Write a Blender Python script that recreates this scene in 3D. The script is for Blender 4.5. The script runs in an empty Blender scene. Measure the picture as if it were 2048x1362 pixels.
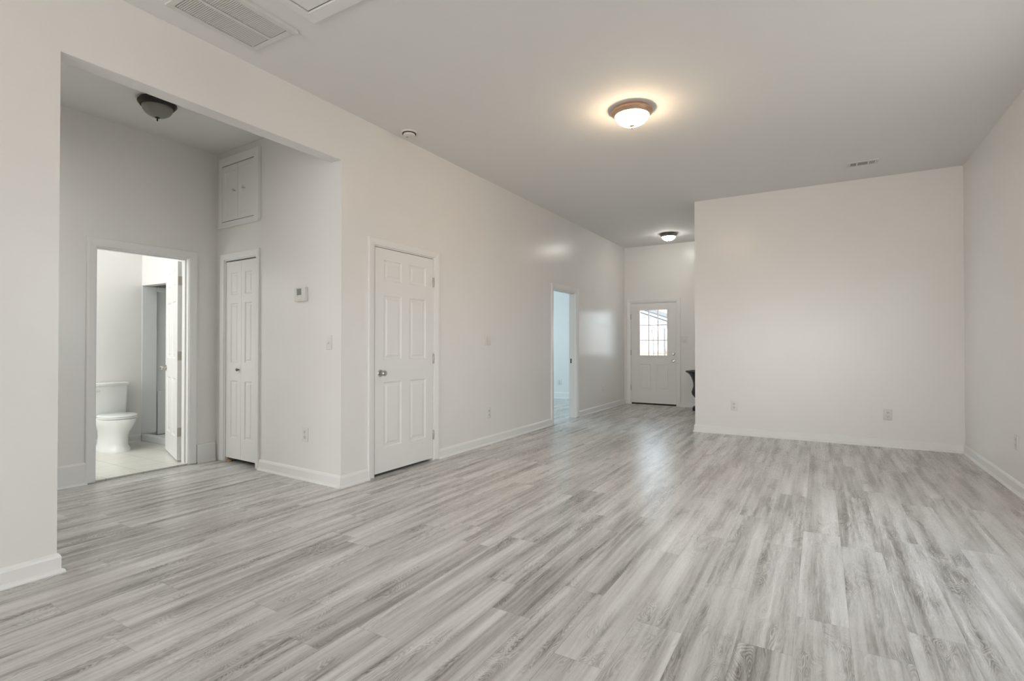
import bpy, bmesh, math, random
from mathutils import Vector, Matrix

# ------------------------------------------------------------------ camera, world, light, exposure
S = bpy.context.scene
COL = S.collection
PI = math.pi
S.view_settings.view_transform = 'Standard'
S.view_settings.look = 'None'
S.view_settings.gamma = 1.0
S.view_settings.use_curve_mapping = False
S.view_settings.exposure = 0.06

cam_d = bpy.data.cameras.new('camera')
cam_d.sensor_width = 36.0
cam_d.lens = 36.0 * 1039.15 / 2048.0
cam_d.clip_start = 0.02
cam_d.clip_end = 200
cam = bpy.data.objects.new('camera', cam_d)
COL.objects.link(cam)
cam.location = (0, 0, 1.2)
cam.rotation_euler = (math.radians(90 + 0.508), 0, math.radians(30.709))
S.camera = cam

world = bpy.data.worlds.new('daylight')
S.world = world
world.use_nodes = True
wt = world.node_tree
wt.nodes.clear()
w_out = wt.nodes.new('ShaderNodeOutputWorld')
w_bg = wt.nodes.new('ShaderNodeBackground')
w_tc = wt.nodes.new('ShaderNodeTexCoord')
w_sep = wt.nodes.new('ShaderNodeSeparateXYZ')
w_ramp = wt.nodes.new('ShaderNodeValToRGB')
w_ramp.color_ramp.elements[0].position = 0.46
w_ramp.color_ramp.elements[0].color = (0.30, 0.29, 0.27, 1)
w_ramp.color_ramp.elements[1].position = 0.54
w_ramp.color_ramp.elements[1].color = (0.76, 0.89, 1.0, 1)
w_mul = wt.nodes.new('ShaderNodeMath')
w_mul.operation = 'MULTIPLY_ADD'
w_mul.inputs[1].default_value = 0.5
w_mul.inputs[2].default_value = 0.5
wt.links.new(w_tc.outputs['Generated'], w_sep.inputs[0])
wt.links.new(w_sep.outputs['Z'], w_mul.inputs[0])
wt.links.new(w_mul.outputs[0], w_ramp.inputs[0])
wt.links.new(w_ramp.outputs[0], w_bg.inputs[0])
w_bg.inputs[1].default_value = 5.0
wt.links.new(w_bg.outputs[0], w_out.inputs[0])


sun_d = bpy.data.lights.new('sun', 'SUN')
sun_d.energy = 15.0
sun_d.color = (1.0, 0.95, 0.88)
sun_d.angle = 0.03
sun = bpy.data.objects.new('sun', sun_d)
COL.objects.link(sun)
sun.location = (-6, -12, 15)
sun.rotation_euler = Vector((0.3, 0.6, -0.75)).to_track_quat('-Z', 'Y').to_euler()


def area_light(name, loc, rot, sx, sy, power, color, portal=False):
    l = bpy.data.lights.new(name, 'AREA')
    l.shape = 'RECTANGLE'
    l.size, l.size_y = sx, sy
    l.energy = power
    l.color = color
    o = bpy.data.objects.new(name, l)
    COL.objects.link(o)
    o.location = loc
    o.rotation_euler = rot
    if portal:
        l.cycles.is_portal = True
    return o


# daylight through the windows behind the camera and the front door glass
REAR = [(-2.6, -0.9), (-0.7, 1.0)]
RZ0, RZ1, RY = 0.35, 2.45, -6.5
for a, b in REAR:
    area_light('window_daylight', ((a + b) / 2, RY - 0.14, (RZ0 + RZ1) / 2), (PI / 2 + 0.10, 0, 0), b - a, RZ1 - RZ0, 84, (1.0, 0.95, 0.90))
area_light('door_glass_portal', (-2.878, 10.47, 1.45), (-PI / 2, 0, 0), 0.56, 0.92, 1, (1, 1, 1), True)
area_light('passage_fill_light', (-4.45, 0.7, 3.0), (0, 0, 0), 0.35, 0.35, 15, (1.0, 0.99, 0.93))  # unseen fill added to brighten the passage, no fixture here
SW0, SW1, SZ0, SZ1 = 2.5, 4.7, 1.0, 2.5  # unseen window opening, added to throw cool sky light on the long wall
area_light('added_window_portal', (1.3715 + 0.12, (SW0 + SW1) / 2, (SZ0 + SZ1) / 2), (0, PI / 2, 0), SZ1 - SZ0, SW1 - SW0, 1, (1, 1, 1), True)
# added bathroom fill, bathroom ceiling light, bedroom window light
area_light('bathroom_fill_light', (-6.55, 0.64, 1.55), (PI / 2, 0, 0.0), 1.3, 1.7, 21, (0.97, 1.0, 1.0))  # unseen fill panel added for even light, the end wall has no window
area_light('bathroom_ceiling_light', (-6.75, 1.7, 3.12), (0, 0, 0), 0.8, 0.8, 15, (0.97, 1.0, 0.98))
area_light('bedroom_window_light', (-7.3, 8.2, 1.6), (0, -PI / 2, 0), 1.5, 1.6, 69, (0.68, 0.89, 1.0))
# ------------------------------------------------------------------ node helpers / materials


def mat(name, color, rough=0.5, metal=0.0, spec=0.5, bump=None, emis=None, emis_s=0.0, mottle=0.0):
    m = bpy.data.materials.new(name)
    m.use_nodes = True
    nt = m.node_tree
    b = nt.nodes['Principled BSDF']
    b.inputs['Base Color'].default_value = (*color, 1)
    b.inputs['Roughness'].default_value = rough
    b.inputs['Metallic'].default_value = metal
    b.inputs['Specular IOR Level'].default_value = spec
    if emis:
        b.inputs['Emission Color'].default_value = (*emis, 1)
        b.inputs['Emission Strength'].default_value = emis_s
    tc = nt.nodes.new('ShaderNodeTexCoord')
    if mottle:
        n = nt.nodes.new('ShaderNodeTexNoise')
        n.inputs['Scale'].default_value = 1.7
        n.inputs['Detail'].default_value = 3
        r = nt.nodes.new('ShaderNodeMapRange')
        r.inputs[1].default_value = 0.3
        r.inputs[2].default_value = 0.7
        r.inputs[3].default_value = 1 - mottle
        r.inputs[4].default_value = 1 + mottle
        mx = nt.nodes.new('ShaderNodeVectorMath')
        mx.operation = 'SCALE'
        mx.inputs[0].default_value = color
        nt.links.new(tc.outputs['Object'], n.inputs['Vector'])
        nt.links.new(n.outputs[0], r.inputs[0])
        nt.links.new(r.outputs[0], mx.inputs[3])
        nt.links.new(mx.outputs[0], b.inputs['Base Color'])
    if bump:
        sc, st, dist = bump
        n = nt.nodes.new('ShaderNodeTexNoise')
        n.inputs['Scale'].default_value = sc
        n.inputs['Detail'].default_value = 4
        bp = nt.nodes.new('ShaderNodeBump')
        bp.inputs['Strength'].default_value = st
        bp.inputs['Distance'].default_value = dist
        nt.links.new(tc.outputs['Object'], n.inputs['Vector'])
        nt.links.new(n.outputs[0], bp.inputs['Height'])
        nt.links.new(bp.outputs[0], b.inputs['Normal'])
    return m


M = {}
M['wall'] = mat('wall_paint', (0.87, 0.855, 0.83), 0.27, spec=0.45, bump=(45, 0.06, 0.004), mottle=0.012)
M['ceil'] = mat('ceiling_paint', (0.87, 0.86, 0.845), 0.8, spec=0.2, bump=(30, 0.05, 0.004))
M['trim'] = mat('trim_paint', (0.88, 0.875, 0.86), 0.28, spec=0.45, bump=(20, 0.02, 0.003))
M['door'] = mat('door_paint', (0.87, 0.865, 0.85), 0.33, spec=0.45, bump=(120, 0.03, 0.002))
M['plastic'] = mat('white_plastic', (0.80, 0.785, 0.745), 0.35)
M['plastic2'] = mat('ivory_plastic', (0.74, 0.725, 0.68), 0.35)
M['dark'] = mat('dark_slot', (0.02, 0.02, 0.02), 0.6)
M['nickel'] = mat('satin_nickel', (0.55, 0.54, 0.52), 0.22, metal=1.0)
M['hinge'] = mat('hinge_steel', (0.50, 0.47, 0.43), 0.4, metal=0.85)
M['bronze'] = mat('dark_bronze', (0.018, 0.015, 0.013), 0.4, spec=0.4)
M['pewter'] = mat('pewter', (0.16, 0.155, 0.145), 0.35, metal=0.8)
M['copper'] = mat('brushed_champagne', (0.62, 0.42, 0.30), 0.32, metal=0.85)
M['lit_warm'] = mat('lit_alabaster_warm', (0.9, 0.85, 0.75), 0.4, emis=(1.0, 0.74, 0.48), emis_s=70)
M['lit_white'] = mat('lit_alabaster_white', (0.9, 0.9, 0.86), 0.4, emis=(1.0, 0.96, 0.88), emis_s=35)
M['unlit'] = mat('frosted_glass', (0.24, 0.24, 0.205), 0.35, spec=0.5, mottle=0.18)
M['grille'] = mat('grille_enamel', (0.76, 0.75, 0.72), 0.4)
M['duct'] = mat('duct_inside', (0.20, 0.16, 0.13), 0.8)
M['screen'] = mat('lcd_grey', (0.22, 0.23, 0.23), 0.15)
M['china'] = mat('vitreous_china', (0.84, 0.85, 0.83), 0.08, spec=0.6)
M['fibre'] = mat('shower_fibreglass', (0.80, 0.81, 0.80), 0.25)
M['chrome'] = mat('chrome', (0.6, 0.6, 0.6), 0.1, metal=1.0)
M['braid'] = mat('braided_hose', (0.6, 0.61, 0.6), 0.35, metal=0.4)
M['urn'] = mat('black_resin', (0.012, 0.012, 0.013), 0.35, spec=0.5)
M['seal'] = mat('rubber_sweep', (0.012, 0.012, 0.012), 0.7)
M['wood_raw'] = mat('raw_pine', (0.42, 0.30, 0.19), 0.7)
M['siding'] = mat('white_siding', (0.72, 0.76, 0.80), 0.7)
M['fascia'] = mat('dark_fascia', (0.05, 0.05, 0.055), 0.7)
M['fence'] = mat('cedar_fence', (0.62, 0.46, 0.38), 0.8)
M['pipe'] = mat('galvanised', (0.12, 0.13, 0.13), 0.6)
M['yard'] = mat('concrete_yard', (0.48, 0.46, 0.43), 0.9)


class NB:
    """small node builder"""

    def __init__(self, nt):
        self.nt = nt

    def val(self, sock, v):
        if hasattr(v, 'is_output') or isinstance(v, bpy.types.NodeSocket):
            self.nt.links.new(v, sock)
        else:
            sock.default_value = v

    def math(self, op, a, b=0.0, c=None):
        n = self.nt.nodes.new('ShaderNodeMath')
        n.operation = op
        self.val(n.inputs[0], a)
        self.val(n.inputs[1], b)
        if c is not None:
            self.val(n.inputs[2], c)
        return n.outputs[0]

    def comb(self, x, y, z=0.0):
        n = self.nt.nodes.new('ShaderNodeCombineXYZ')
        for s, v in zip(n.inputs, (x, y, z)):
            self.val(s, v)
        return n.outputs[0]

    def noise(self, vec, scale=1.0, detail=2.0, rough=0.5, dist=0.0):
        n = self.nt.nodes.new('ShaderNodeTexNoise')
        self.val(n.inputs['Vector'], vec)
        n.inputs['Scale'].default_value = scale
        n.inputs['Detail'].default_value = detail
        n.inputs['Roughness'].default_value = rough
        n.inputs['Distortion'].default_value = dist
        return n.outputs[0]

    def white(self, vec):
        n = self.nt.nodes.new('ShaderNodeTexWhiteNoise')
        n.noise_dimensions = '3D'
        self.val(n.inputs['Vector'], vec)
        s = self.nt.nodes.new('ShaderNodeSeparateColor')
        self.nt.links.new(n.outputs['Color'], s.inputs[0])
        return s.outputs

    def rng(self, v, a, b, c, d):
        n = self.nt.nodes.new('ShaderNodeMapRange')
        self.val(n.inputs[0], v)
        for i, x in enumerate((a, b, c, d)):
            n.inputs[i + 1].default_value = x
        return n.outputs[0]

    def mix(self, f, a, b):
        n = self.nt.nodes.new('ShaderNodeMix')
        n.data_type = 'RGBA'
        self.val(n.inputs[0], f)
        self.val(n.inputs[6], a)
        self.val(n.inputs[7], b)
        return n.outputs[2]


def floor_material():
    m = bpy.data.materials.new('vinyl_plank')
    m.use_nodes = True
    nt = m.node_tree
    b = nt.nodes['Principled BSDF']
    q = NB(nt)
    tc = nt.nodes.new('ShaderNodeTexCoord')
    sp = nt.nodes.new('ShaderNodeSeparateXYZ')
    nt.links.new(tc.outputs['Object'], sp.inputs[0])
    X, Y = sp.outputs[0], sp.outputs[1]
    PW, PL = 0.2, 1.22
    px = q.math('MULTIPLY_ADD', X, 1 / PW, 40.5)
    i = q.math('FLOOR', px)
    fu = q.math('FRACT', px)
    ri = q.white(q.comb(i, 3.7, 1.3))[0]
    py = q.math('ADD', q.math('MULTIPLY_ADD', Y, 1 / PL, 20.0), ri)
    fv = q.math('FRACT', py)
    j = q.math('FLOOR', py)
    rv = q.white(q.comb(i, j, 7.1))
    ox = q.math('MULTIPLY', rv[0], 37.0)
    oy = q.math('MULTIPLY', rv[1], 61.0)
    oz = q.math('MULTIPLY', rv[2], 17.0)
    xx = q.math('ADD', X, ox)
    yy = q.math('ADD', Y, oy)
    # long soft streaks
    st = q.noise(q.comb(q.math('MULTIPLY', xx, 15.0), q.math('MULTIPLY', yy, 0.55), oz), 1.0, 2.0, 0.5, 0.35)
    st = q.rng(st, 0.30, 0.70, -1.0, 1.0)
    st2 = q.noise(q.comb(q.math('MULTIPLY', xx, 60.0), q.math('MULTIPLY', yy, 1.5), oz), 1.0, 3.0, 0.6, 0.2)
    st2 = q.rng(st2, 0.3, 0.7, -1.0, 1.0)
    # figure of the grain: contour lines of a stretched height field (cathedrals and knots)
    h = q.noise(q.comb(q.math('MULTIPLY', xx, 9.0), q.math('MULTIPLY', yy, 1.7), oz), 1.0, 2.0, 0.45, 0.6)
    wob = q.noise(q.comb(q.math('MULTIPLY', xx, 90.0), q.math('MULTIPLY', yy, 14.0), oz), 1.0, 2.0, 0.6)
    h2 = q.math('ADD', h, q.math('MULTIPLY', wob, 0.022))
    rings = q.math('SINE', q.math('MULTIPLY', h2, 300.0))
    bands = q.math('SINE', q.math('MULTIPLY', h2, 45.0))
    rmask = q.rng(q.noise(q.comb(q.math('MULTIPLY', xx, 9.0), q.math('MULTIPLY', yy, 1.8), q.math('ADD', oz, 5.0)), 1.0, 2.0), 0.46, 0.62, 0.0, 1.0)
    # pores
    fine = q.noise(q.comb(q.math('MULTIPLY', xx, 280.0), q.math('MULTIPLY', yy, 14.0), oz), 1.0, 3.0, 0.65)
    fine = q.rng(fine, 0.30, 0.70, -1.0, 1.0)
    rings = q.math('MULTIPLY', rings, q.math('MULTIPLY_ADD', fine, 0.6, 0.9))
    # cloudy dark patches go with the figure
    cl = q.rng(q.noise(q.comb(q.math('MULTIPLY', xx, 9.0), q.math('MULTIPLY', yy, 1.8), oz), 1.0, 2.0), 0.3, 0.7, -1.0, 1.0)
    t = q.math('MULTIPLY', st, 0.30)
    t = q.math('ADD', t, q.math('MULTIPLY', cl, 0.12))
    t = q.math('ADD', t, q.math('MULTIPLY', st2, 0.16))
    t = q.math('ADD', t, q.math('MULTIPLY', fine, 0.20))
    t = q.math('ADD', t, q.math('MULTIPLY', q.math('MULTIPLY', rings, rmask), 0.20))
    t = q.math('SUBTRACT', t, q.math('MULTIPLY', rmask, 0.13))
    t = q.math('ADD', t, q.math('MULTIPLY', q.math('MULTIPLY', bands, rmask), 0.10))
    t = q.math('ADD', t, q.math('MULTIPLY', q.math('SUBTRACT', rv[2], 0.5), 0.09))
    t = q.math('ADD', t, 0.55)
    ramp = nt.nodes.new('ShaderNodeValToRGB')
    cr = ramp.color_ramp
    cr.elements[0].position = 0.0
    cr.elements[0].color = (0.235, 0.220, 0.203, 1)
    cr.elements[1].position = 1.0
    cr.elements[1].color = (0.82, 0.812, 0.795, 1)
    e = cr.elements.new(0.5)
    e.color = (0.58, 0.568, 0.548, 1)
    nt.links.new(t, ramp.inputs[0])
    # seams between planks
    su = q.math('MINIMUM', fu, q.math('SUBTRACT', 1.0, fu))
    sv = q.math('MINIMUM', fv, q.math('SUBTRACT', 1.0, fv))
    du = q.rng(su, 0.003, 0.008, 0.30, 0.0)
    dv = q.rng(sv, 0.0006, 0.0016, 0.25, 0.0)
    seam = q.math('MAXIMUM', du, dv)
    col = q.mix(seam, ramp.outputs[0], (0.10, 0.09, 0.08, 1))
    nt.links.new(col, b.inputs['Base Color'])
    nt.links.new(q.rng(fine, -1, 1, 0.31, 0.25), b.inputs['Roughness'])
    b.inputs['Specular IOR Level'].default_value = 0.5
    hgt = q.math('SUBTRACT', q.math('MULTIPLY', t, 0.25), q.math('MULTIPLY', seam, 1.2))
    bp = nt.nodes.new('ShaderNodeBump')
    bp.inputs['Strength'].default_value = 0.18
    bp.inputs['Distance'].default_value = 0.002
    nt.links.new(hgt, bp.inputs['Height'])
    nt.links.new(bp.outputs[0], b.inputs['Normal'])
    return m


def tile_material():
    m = bpy.data.materials.new('bathroom_tile')
    m.use_nodes = True
    nt = m.node_tree
    b = nt.nodes['Principled BSDF']
    q = NB(nt)
    tc = nt.nodes.new('ShaderNodeTexCoord')
    sp = nt.nodes.new('ShaderNodeSeparateXYZ')
    nt.links.new(tc.outputs['Object'], sp.inputs[0])
    fu = q.math('FRACT', q.math('MULTIPLY_ADD', sp.outputs[0], 1 / 0.3, 30.1))
    fv = q.math('FRACT', q.math('MULTIPLY_ADD', q.math('SUBTRACT', sp.outputs[1], 2.43), 1 / 0.3, 30.0))
    su = q.math('MINIMUM', fu, q.math('SUBTRACT', 1.0, fu))
    sv = q.math('MINIMUM', fv, q.math('SUBTRACT', 1.0, fv))
    g = q.rng(q.math('MINIMUM', su, sv), 0.008, 0.018, 1.0, 0.0)
    n = q.noise(tc.outputs['Object'], 4.0, 4.0)
    base = q.mix(n, (0.66, 0.65, 0.58, 1), (0.78, 0.77, 0.71, 1))
    nt.links.new(q.mix(g, base, (0.52, 0.50, 0.44, 1)), b.inputs['Base Color'])
    b.inputs['Roughness'].default_value = 0.3
    return m


def brick_material():
    m = bpy.data.materials.new('peach_brick')
    m.use_nodes = True
    nt = m.node_tree
    b = nt.nodes['Principled BSDF']
    tc = nt.nodes.new('ShaderNodeTexCoord')
    mp = nt.nodes.new('ShaderNodeMapping')
    mp.inputs['Rotation'].default_value = (PI / 2, 0, 0)
    br = nt.nodes.new('ShaderNodeTexBrick')
    br.inputs['Color1'].default_value = (0.66, 0.36, 0.26, 1)
    br.inputs['Color2'].default_value = (0.60, 0.32, 0.24, 1)
    br.inputs['Mortar'].default_value = (0.6, 0.5, 0.44, 1)
    br.inputs['Scale'].default_value = 3.0
    nt.links.new(tc.outputs['Object'], mp.inputs[0])
    nt.links.new(mp.outputs[0], br.inputs['Vector'])
    nt.links.new(br.outputs[0], b.inputs['Base Color'])
    b.inputs['Roughness'].default_value = 0.9
    return m


def glass_material():
    m = bpy.data.materials.new('window_glass')
    m.use_nodes = True
    nt = m.node_tree
    nt.nodes.clear()
    o = nt.nodes.new('ShaderNodeOutputMaterial')
    t = nt.nodes.new('ShaderNodeBsdfTransparent')
    t.inputs[0].default_value = (0.95, 0.97, 0.97, 1)
    g = nt.nodes.new('ShaderNodeBsdfGlossy')
    g.inputs['Roughness'].default_value = 0.03
    f = nt.nodes.new('ShaderNodeFresnel')
    f.inputs[0].default_value = 1.45
    x = nt.nodes.new('ShaderNodeMixShader')
    nt.links.new(f.outputs[0], x.inputs[0])
    nt.links.new(t.outputs[0], x.inputs[1])
    nt.links.new(g.outputs[0], x.inputs[2])
    nt.links.new(x.outputs[0], o.inputs[0])
    return m


M['floor'] = floor_material()
M['tile'] = tile_material()
M['brick'] = brick_material()
M['glass'] = glass_material()


# ------------------------------------------------------------------ mesh helpers
class MB:
    def __init__(self):
        self.bm = bmesh.new()

    def box(self, x0, x1, y0, y1, z0, z1, bevel=0.0):
        g = bmesh.ops.create_cube(self.bm, size=1.0)
        vs = g['verts']
        sx, sy, sz = x1 - x0, y1 - y0, z1 - z0
        for v in vs:
            v.co = Vector((x0 + (v.co.x + .5) * sx, y0 + (v.co.y + .5) * sy, z0 + (v.co.z + .5) * sz))
        if bevel:
            es = list({e for v in vs for e in v.link_edges})
            bmesh.ops.bevel(self.bm, geom=es, offset=bevel, segments=2, affect='EDGES', profile=0.6)
        return self

    def prism(self, poly, z0, z1):
        """poly: (x, y) outline; extruded in z"""
        lo = [self.bm.verts.new((x, y, z0)) for x, y in poly]
        hi = [self.bm.verts.new((x, y, z1)) for x, y in poly]
        n = len(poly)
        fs = [self.bm.faces.new(lo[::-1]), self.bm.faces.new(hi)]
        for i in range(n):
            fs.append(self.bm.faces.new((lo[i], lo[(i + 1) % n], hi[(i + 1) % n], hi[i])))
        bmesh.ops.recalc_face_normals(self.bm, faces=fs)
        return self

    def sweep(self, prof, p0, p1, ex0=0.0, ex1=0.0):
        """profile (d, z): d = distance out of the wall to the right of p0->p1; ex = mitre factor at the ends"""
        p0, p1 = Vector((*p0, 0)), Vector((*p1, 0))
        t = (p1 - p0).normalized()
        n = Vector((t.y, -t.x, 0))
        a = [self.bm.verts.new(p0 + n * d + Vector((0, 0, z)) - t * ex0 * d) for d, z in prof]
        b = [self.bm.verts.new(p1 + n * d + Vector((0, 0, z)) + t * ex1 * d) for d, z in prof]
        k = len(prof)
        fs = [self.bm.faces.new(a), self.bm.faces.new(b[::-1])]
        for i in range(k):
            fs.append(self.bm.faces.new((a[i], b[i], b[(i + 1) % k], a[(i + 1) % k])))
        bmesh.ops.recalc_face_normals(self.bm, faces=fs)
        return self

    def lathe(self, prof, c=(0, 0, 0), seg=48, axis='z', closed=True):
        """profile (r, h) turned about an axis through c"""
        rings = []
        for r, h in prof:
            ring = []
            if r < 1e-6:
                ring = [self._ax(c, 0, 0, h, axis)]
            else:
                for k in range(seg):
                    a = 2 * PI * k / seg
                    ring.append(self._ax(c, r * math.cos(a), r * math.sin(a), h, axis))
            rings.append(ring)
        fs = []
        for A, B in zip(rings, rings[1:]):
            for k in range(seg):
                k2 = (k + 1) % seg
                if len(A) == 1 and len(B) == 1:
                    continue
                if len(A) == 1:
                    fs.append(self.bm.faces.new((A[0], B[k2], B[k])))
                elif len(B) == 1:
                    fs.append(self.bm.faces.new((A[k], A[k2], B[0])))
                else:
                    fs.append(self.bm.faces.new((A[k], A[k2], B[k2], B[k])))
        if closed:
            for R_ in (rings[0], rings[-1]):
                if len(R_) > 1:
                    fs.append(self.bm.faces.new(R_))
        bmesh.ops.recalc_face_normals(self.bm, faces=fs)
        return self

    def _ax(self, c, a, b, h, axis):
        if axis == 'z':
            p = (c[0] + a, c[1] + b, c[2] + h)
        elif axis == 'y':
            p = (c[0] + a, c[1] + h, c[2] + b)
        else:
            p = (c[0] + h, c[1] + a, c[2] + b)
        return self.bm.verts.new(p)

    def tube(self, pts, r, seg=10):
        pts = [Vector(p) for p in pts]
        prev = None
        up = Vector((0, 0, 1))
        first = None
        for i, p in enumerate(pts):
            t = (pts[min(i + 1, len(pts) - 1)] - pts[max(i - 1, 0)]).normalized()
            u = t.cross(up if abs(t.z) < 0.95 else Vector((1, 0, 0))).normalized()
            v = t.cross(u)
            ring = [self.bm.verts.new(p + (u * math.cos(2 * PI * k / seg) + v * math.sin(2 * PI * k / seg)) * r) for k in range(seg)]
            if prev:
                for k in range(seg):
                    self.bm.faces.new((prev[k], prev[(k + 1) % seg], ring[(k + 1) % seg], ring[k]))
            else:
                first = ring
            prev = ring
        self.bm.faces.new(first[::-1])
        self.bm.faces.new(prev)
        return self

    def loft(self, rings, cap=True):
        R = [[self.bm.verts.new(p) for p in r] for r in rings]
        n = len(R[0])
        fs = []
        for A, B in zip(R, R[1:]):
            for k in range(n):
                fs.append(self.bm.faces.new((A[k], A[(k + 1) % n], B[(k + 1) % n], B[k])))
        if cap:
            fs.append(self.bm.faces.new(R[0][::-1]))
            fs.append(self.bm.faces.new(R[-1]))
        bmesh.ops.recalc_face_normals(self.bm, faces=fs)
        return self

    def panel_slab(self, w, h, th, panels, glass=None, d1=0.008, rise=0.006, i1=0.012, i2=0.030, i3=0.048):
        """door slab, face at y = 0 looking to -y, x in 0..w, z in 0..h; panels = (x0,x1,z0,z1) moulded;
        glass = hole through the slab"""
        bm = self.bm
        holes = list(panels) + ([glass] if glass else [])
        for face_y, sgn in ((0.0, 1), (th, -1)):
            xs = sorted({0, w} | {a for p in holes for a in p[:2]})
            zs = sorted({0, h} | {a for p in holes for a in p[2:]})
            vv = {}

            def V(x, y, z):
                k = (round(x, 5), round(y, 5), round(z, 5))
                if k not in vv:
                    vv[k] = bm.verts.new((x, y, z))
                return vv[k]
            for xa, xb in zip(xs, xs[1:]):
                for za, zb in zip(zs, zs[1:]):
                    cx, cz = (xa + xb) / 2, (za + zb) / 2
                    if any(p[0] < cx < p[1] and p[2] < cz < p[3] for p in holes):
                        continue
                    bm.faces.new((V(xa, face_y, za), V(xb, face_y, za), V(xb, face_y, zb), V(xa, face_y, zb)))
            for p in panels:
                x0, x1, z0, z1 = p
                loops = []
                for ins, dep in ((0, 0), (i1, d1), (i2, d1), (i3, d1 - rise)):
                    y = face_y + sgn * dep
                    # keep the grid's own corner points on the outer loop only at the corners
                    loops.append([V(x0 + ins, y, z0 + ins), V(x1 - ins, y, z0 + ins), V(x1 - ins, y, z1 - ins), V(x0 + ins, y, z1 - ins)])
                for A, B in zip(loops, loops[1:]):
                    for k in range(4):
                        bm.faces.new((A[k], A[(k + 1) % 4], B[(k + 1) % 4], B[k]))
                bm.faces.new(loops[-1])
        # edges

        def quad(*c):
            bm.faces.new([bm.verts.new(x) for x in c])
        quad((0, 0, 0), (0, th, 0), (0, th, h), (0, 0, h))
        quad((w, 0, 0), (w, 0, h), (w, th, h), (w, th, 0))
        quad((0, 0, h), (0, th, h), (w, th, h), (w, 0, h))
        quad((0, 0, 0), (w, 0, 0), (w, th, 0), (0, th, 0))
        if glass:
            x0, x1, z0, z1 = glass
            quad((x0, 0, z0), (x0, th, z0), (x0, th, z1), (x0, 0, z1))
            quad((x1, 0, z0), (x1, 0, z1), (x1, th, z1), (x1, th, z0))
            quad((x0, 0, z1), (x0, th, z1), (x1, th, z1), (x1, 0, z1))
            quad((x0, 0, z0), (x1, 0, z0), (x1, th, z0), (x0, th, z0))
        bmesh.ops.recalc_face_normals(bm, faces=bm.faces[:])
        return self

    def build(self, name, m, parent=None, smooth=0.0, loc=None, rotz=0.0):
        me = bpy.data.meshes.new(name)
        self.bm.to_mesh(me)
        self.bm.free()
        o = bpy.data.objects.new(name, me)
        me.materials.append(m)
        if smooth:
            me.polygons.foreach_set('use_smooth', [True] * len(me.polygons))
            me.set_sharp_from_angle(angle=math.radians(smooth))
        COL.objects.link(o)
        if parent:
            o.parent = parent
        if loc:
            o.location = loc
        if rotz:
            o.rotation_euler = (0, 0, rotz)
        return o


def tag(o, label=None, cat=None, group=None, kind=None):
    if label:
        o['label'] = label
    if cat:
        o['category'] = cat
    if group:
        o['group'] = group
    if kind:
        o['kind'] = kind
    return o


def thing(name, label, cat, loc=(0, 0, 0), rotz=0.0, group=None, kind=None):
    o = bpy.data.objects.new(name, None)
    o.empty_display_size = 0.1
    COL.objects.link(o)
    o.location = loc
    o.rotation_euler = (0, 0, rotz)
    return tag(o, label, cat, group, kind)


def struct(name, mb, m, label, cat, **k):
    return tag(mb.build(name, m, **k), label, cat, kind='structure')


# ------------------------------------------------------------------ the rooms (metres, camera above the origin)
XW = -3.473          # long wall face
XI = -3.60           # its back face
H = 3.2              # ceiling
YO1, YO2, ZO = 1.14, 3.029, 2.765   # wide opening to the side passage
XR = 1.3715          # right wall face
YB = 7.52            # back wall face
XC = -1.504          # back wall's free corner
YH = 10.382          # entry wall face
XA = -5.45           # passage back wall face
XAB = -5.57
A = Vector((XW, YO2))
B = Vector((XA, 3.105))
D = (B - A).normalized()
NT = Vector((D.y, -D.x))          # out of the thermostat wall, towards the camera
if NT.y > 0:
    NT = -NT
SKEW = math.atan2(-D.y, -D.x)     # local x axis of that wall points towards the room


def tw(s, off=0.0):
    p = A + D * s + NT * off
    return (p.x, p.y)


def tquad(mb, s0, s1, d0, d1, z0, z1):
    mb.prism([tw(s0, -d0), tw(s1, -d0), tw(s1, -d1), tw(s0, -d1)], z0, z1)


# floors and ceiling
struct('floor', MB().box(XI - 0.0, XR + 0.12, RY - 0.12, YH + 0.12, -0.05, 0).box(-7.7, XI, 4.4, 10.8, -0.05, 0).box(XA - 0.0, XI, -2.12, 4.4, -0.05, 0),
       M['floor'], 'grey wood-look plank floor running through the rooms', 'floor')
struct('floor_tile', MB().box(-7.4, XA - 0.005, 0.6, 4.2, -0.05, 0.012), M['tile'], 'pale ceramic tile floor of the bathroom', 'floor')
struct('ceiling', MB().box(-7.7, XR + 0.12, RY - 0.12, 10.8, H, H + 0.1), M['ceil'], 'flat off-white ceiling over all the rooms', 'ceiling')

# long wall with passage opening, closet door and bedroom doorway
DC = (3.392, 4.252, 2.118)   # closet door opening y0,y1,top
DB = (7.062, 7.945, 2.068)   # bedroom doorway
w = MB()
w.box(XI, XW, RY, YO1, 0, H)
w.box(XI, XW, YO1, YO2, ZO, H)
w.prism([(XW, YO2), (XW, DC[0]), (XI, DC[0]), tw(0.12, -0.03), tw(0.008, -0.03), tw(0.008)], 0, H)
w.box(XI, XW, DC[0], DC[1], DC[2], H)
w.box(XI, XW, DC[1], DB[0], 0, H)
w.box(XI, XW, DB[0], DB[1], DB[2], H)
w.box(XI, XW, DB[1], YH + 0.12, 0, H)
struct('wall_left', w, M['wall'], 'long off-white wall with the wide passage opening and closet door', 'wall')

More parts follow.
